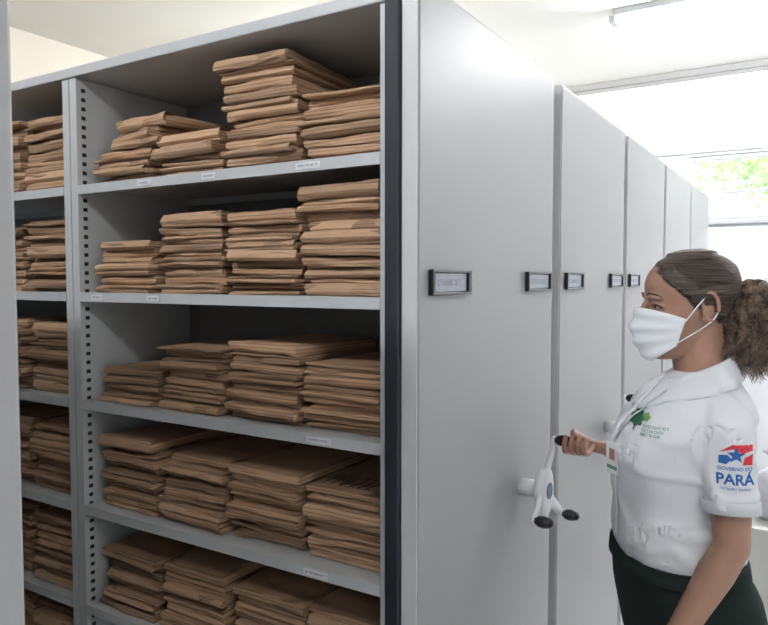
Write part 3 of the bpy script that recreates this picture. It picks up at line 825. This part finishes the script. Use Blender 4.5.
def stack(cx, zs, h, si, sname, bay, special=None, thick=1.0, yoff=0):
    global ntot
    z = zs + .0004; k = 0; items = []
    base_yaw = rg.uniform(-.6, .6)
    while z - zs < h - .008:
        sc = rg.choice((.4, .55, .75, .95, 1.2, 1.35)) * rg.uniform(.92, 1.1) * thick
        v = rg.randrange(len(ENV)); me, mf = ENV[v]
        e = bpy.data.objects.new('envelope', me); COL.objects.link(e)
        yaw = base_yaw + rg.uniform(-1.6, 1.6); dx = rg.uniform(-.006, .006); dy = rg.uniform(-.022, .014)
        if special:
            sp = special(k, (z - zs) / h)
            if sp: dx += sp[0]; dy += sp[1]; yaw += sp[2]
        e.location = (cx + dx, C1 + .044 + EL / 2 + dy + yoff, z)
        flip = rg.random() < .35 and not mf
        e.rotation_euler = (rg.uniform(-.006, .006), rg.uniform(-.014, .014), math.radians(yaw) + (PI if flip else 0))
        e.scale = (rg.uniform(.94, 1.0), rg.uniform(.96, 1.0), sc)
        if mf:
            f = bpy.data.objects.new('flap', mf); COL.objects.link(f); f.parent = e
        items.append(e); z += ET * sc * .98; k += 1
    n = len(items)
    for i, e in enumerate(items):
        if i == n - 1: pos = 'topmost'
        elif i == 0: pos = 'bottom'
        else: pos = ORD[i] + ' from bottom'
        tag(e, f'kraft envelope, {pos}, {sname} stack, {SHN[si]} shelf, {bay} bay', 'envelope', 'kraft envelopes stacked on the shelves')
    ntot += n
    return items
XC = [-1.553, -1.314, -1.080, -.850]
NM = ['leftmost', 'second left', 'third left', 'rightmost']
HS = [[.168, .105, .245, .150], [.125, .185, .190, .222], [.090, .165, .170, .150], [.185, .170, .165, .155], [.165, .165, .16, .155]]
def spA(k, q):
    if q > .55: return (.028 + .012 * (k % 3), .02, -12 + 3 * (k % 3))
    return (-.008, 0, 0)
def spC(k, q):
    if q > .8: return (-.022, -.010, 3)
    if q > .45: return (.004 - .010 * (k % 3), -.006 * (k % 2), 1.5 - 1.5 * (k % 3))
    return None
def spD(k, q):
    if q > .75: return (-.006, .012, 5)
    return None
def spC2(k, q):
    if q > .8: return (-.004, -.006, -2)
    return None
for si in range(5):
    for j in range(4):
        sp = None
        if si == 0: sp = [spA, None, spC, spD][j]
        if si in (1, 2) and j in (2, 3): sp = spC2
        its = stack(XC[j], SH[si], HS[si][j], si, NM[j], 'wide', sp)
        if si == 3 and j == 3: T_env = its[-1]
H2 = [[.225, .215], [.195, .21], [.195, .2], [.19, .19], [.2, .2]]
for si in range(5):
    for j in range(2):
        stack([-2.115, -1.880][j], SH[si], H2[si][j], si, ['left', 'right'][j], 'narrow left', thick=1.2)
for j in range(2):
    stack([-2.115, -1.880][j], SH[5], .2, 5, ['left', 'right'][j], 'narrow left', thick=1.7)
print('ENVELOPES', ntot)
# handwriting in marker on one envelope
GL = {'P': [[(0, 0), (.03, .5), (0, 1), (.35, 1.02), (.5, .78), (.3, .52), (.02, .46)]], 'U': [[(0, 1), (.02, .4), (.15, .05), (.38, .02), (.52, .4), (.56, 1)]], '2': [[(0, .78), (.2, 1), (.46, .85), (.4, .5), (0, .02), (.3, .08), (.58, 0)]], '.': [[(.1, .02), (.16, .04)]]}
bm = bmesh.new(); x = 0; hgt = .046; rw = random.Random(2)
for ch_ in 'PPU 222.':
    if ch_ == ' ': x += .010; continue
    for st in GL[ch_]:
        pp = catmull([Vector((x + (u + .12 * v) * hgt * .5, v * .082 * rw.uniform(.95, 1.03), 0)) for u, v in st], 4)
        tube(bm, pp, [(.0005, .0013)] * len(pp), 8, side=(0, 0, 1))
    x += hgt * .44
T_env.scale.z = 1
for c_ in list(T_env.children): bpy.data.objects.remove(c_)
T_env.data = ENV[0][0]; T_env.rotation_euler = (0, 0, 0)
topz = max(v.co.z for v in T_env.data.vertices)
o = obj('handwriting', bm, M['ink'], T_env)
o.location = (-.078, -EL / 2 + .022, topz + .0008); o.rotation_euler = (0, 0, .03)

# ---------------------------------------------------------------- carton and bags at the far right
cb = empty('carton', (.02, 3.80, 0)); tag(cb, 'white carton on the floor behind the woman with plastic bags on top', 'box')
obj('body', B(-.27, .27, -.19, .19, 0, .40), M['carton'], cb, bevel=.004)
obj('lid', B(-.28, .28, -.20, .20, .40, .45), M['carton'], cb, bevel=.004)
def bag(x, y, z, r, h, label):
    e = empty('plastic_bag', (x, y, z)); tag(e, label, 'bag', 'white plastic bags on the carton')
    bm = bmesh.new(); rows = []
    for q in range(15):
        t = q / 14
        rr = r * (.85 + .3 * math.sin(PI * min(1, t * 1.25))) * (1 if t < .72 else max(.16, 1 - (t - .72) * 5.5))
        rows.append([Vector((math.cos(a * PI / 18) * rr * (1 + .16 * noise.noise(Vector((math.cos(a * PI / 18) * 3, math.sin(a * PI / 18) * 3, t * 4 + x * 9)))), math.sin(a * PI / 18) * rr * (1 + .16 * noise.noise(Vector((math.cos(a * PI / 18) * 3 + 5, math.sin(a * PI / 18) * 3, t * 5)))), h * t)) for a in range(36)])
    loft(bm, rows); obj('sack', bm, M['bag'], e, smooth=True)
    for sg in (1, -1):
        bm = bmesh.new(); tube(bm, [(0, 0, h * .97), (sg * .03, sg * .02, h * 1.09), (sg * .065, sg * .02, h * 1.08)], [.02, .03, .01], 10)
        obj('tied_handle', bm, M['bag'], e, smooth=True)
bag(-.12, 3.80, .452, .10, .30, 'taller white plastic bag on the left side of the carton')
bag(.15, 3.80, .452, .10, .22, 'shorter white plastic bag on the right side of the carton')

# ---------------------------------------------------------------- outside light
w = bpy.data.worlds.new('world'); S.world = w; w.use_nodes = True
w.node_tree.nodes['Background'].inputs[0].default_value = (.93, .97, 1, 1); w.node_tree.nodes['Background'].inputs[1].default_value = 1.9
la = bpy.data.lights.new('daylight', 'AREA'); la.shape = 'RECTANGLE'; la.size = 3; la.size_y = 2; la.energy = 1900; la.color = (.92, .96, 1)
lo = bpy.data.objects.new('daylight', la); COL.objects.link(lo); lo.location = (.2, 8.4, 5.0)
lo.rotation_euler = (Vector((-.3, 4.5, 1.2)) - Vector(lo.location)).to_track_quat('-Z', 'Y').to_euler()
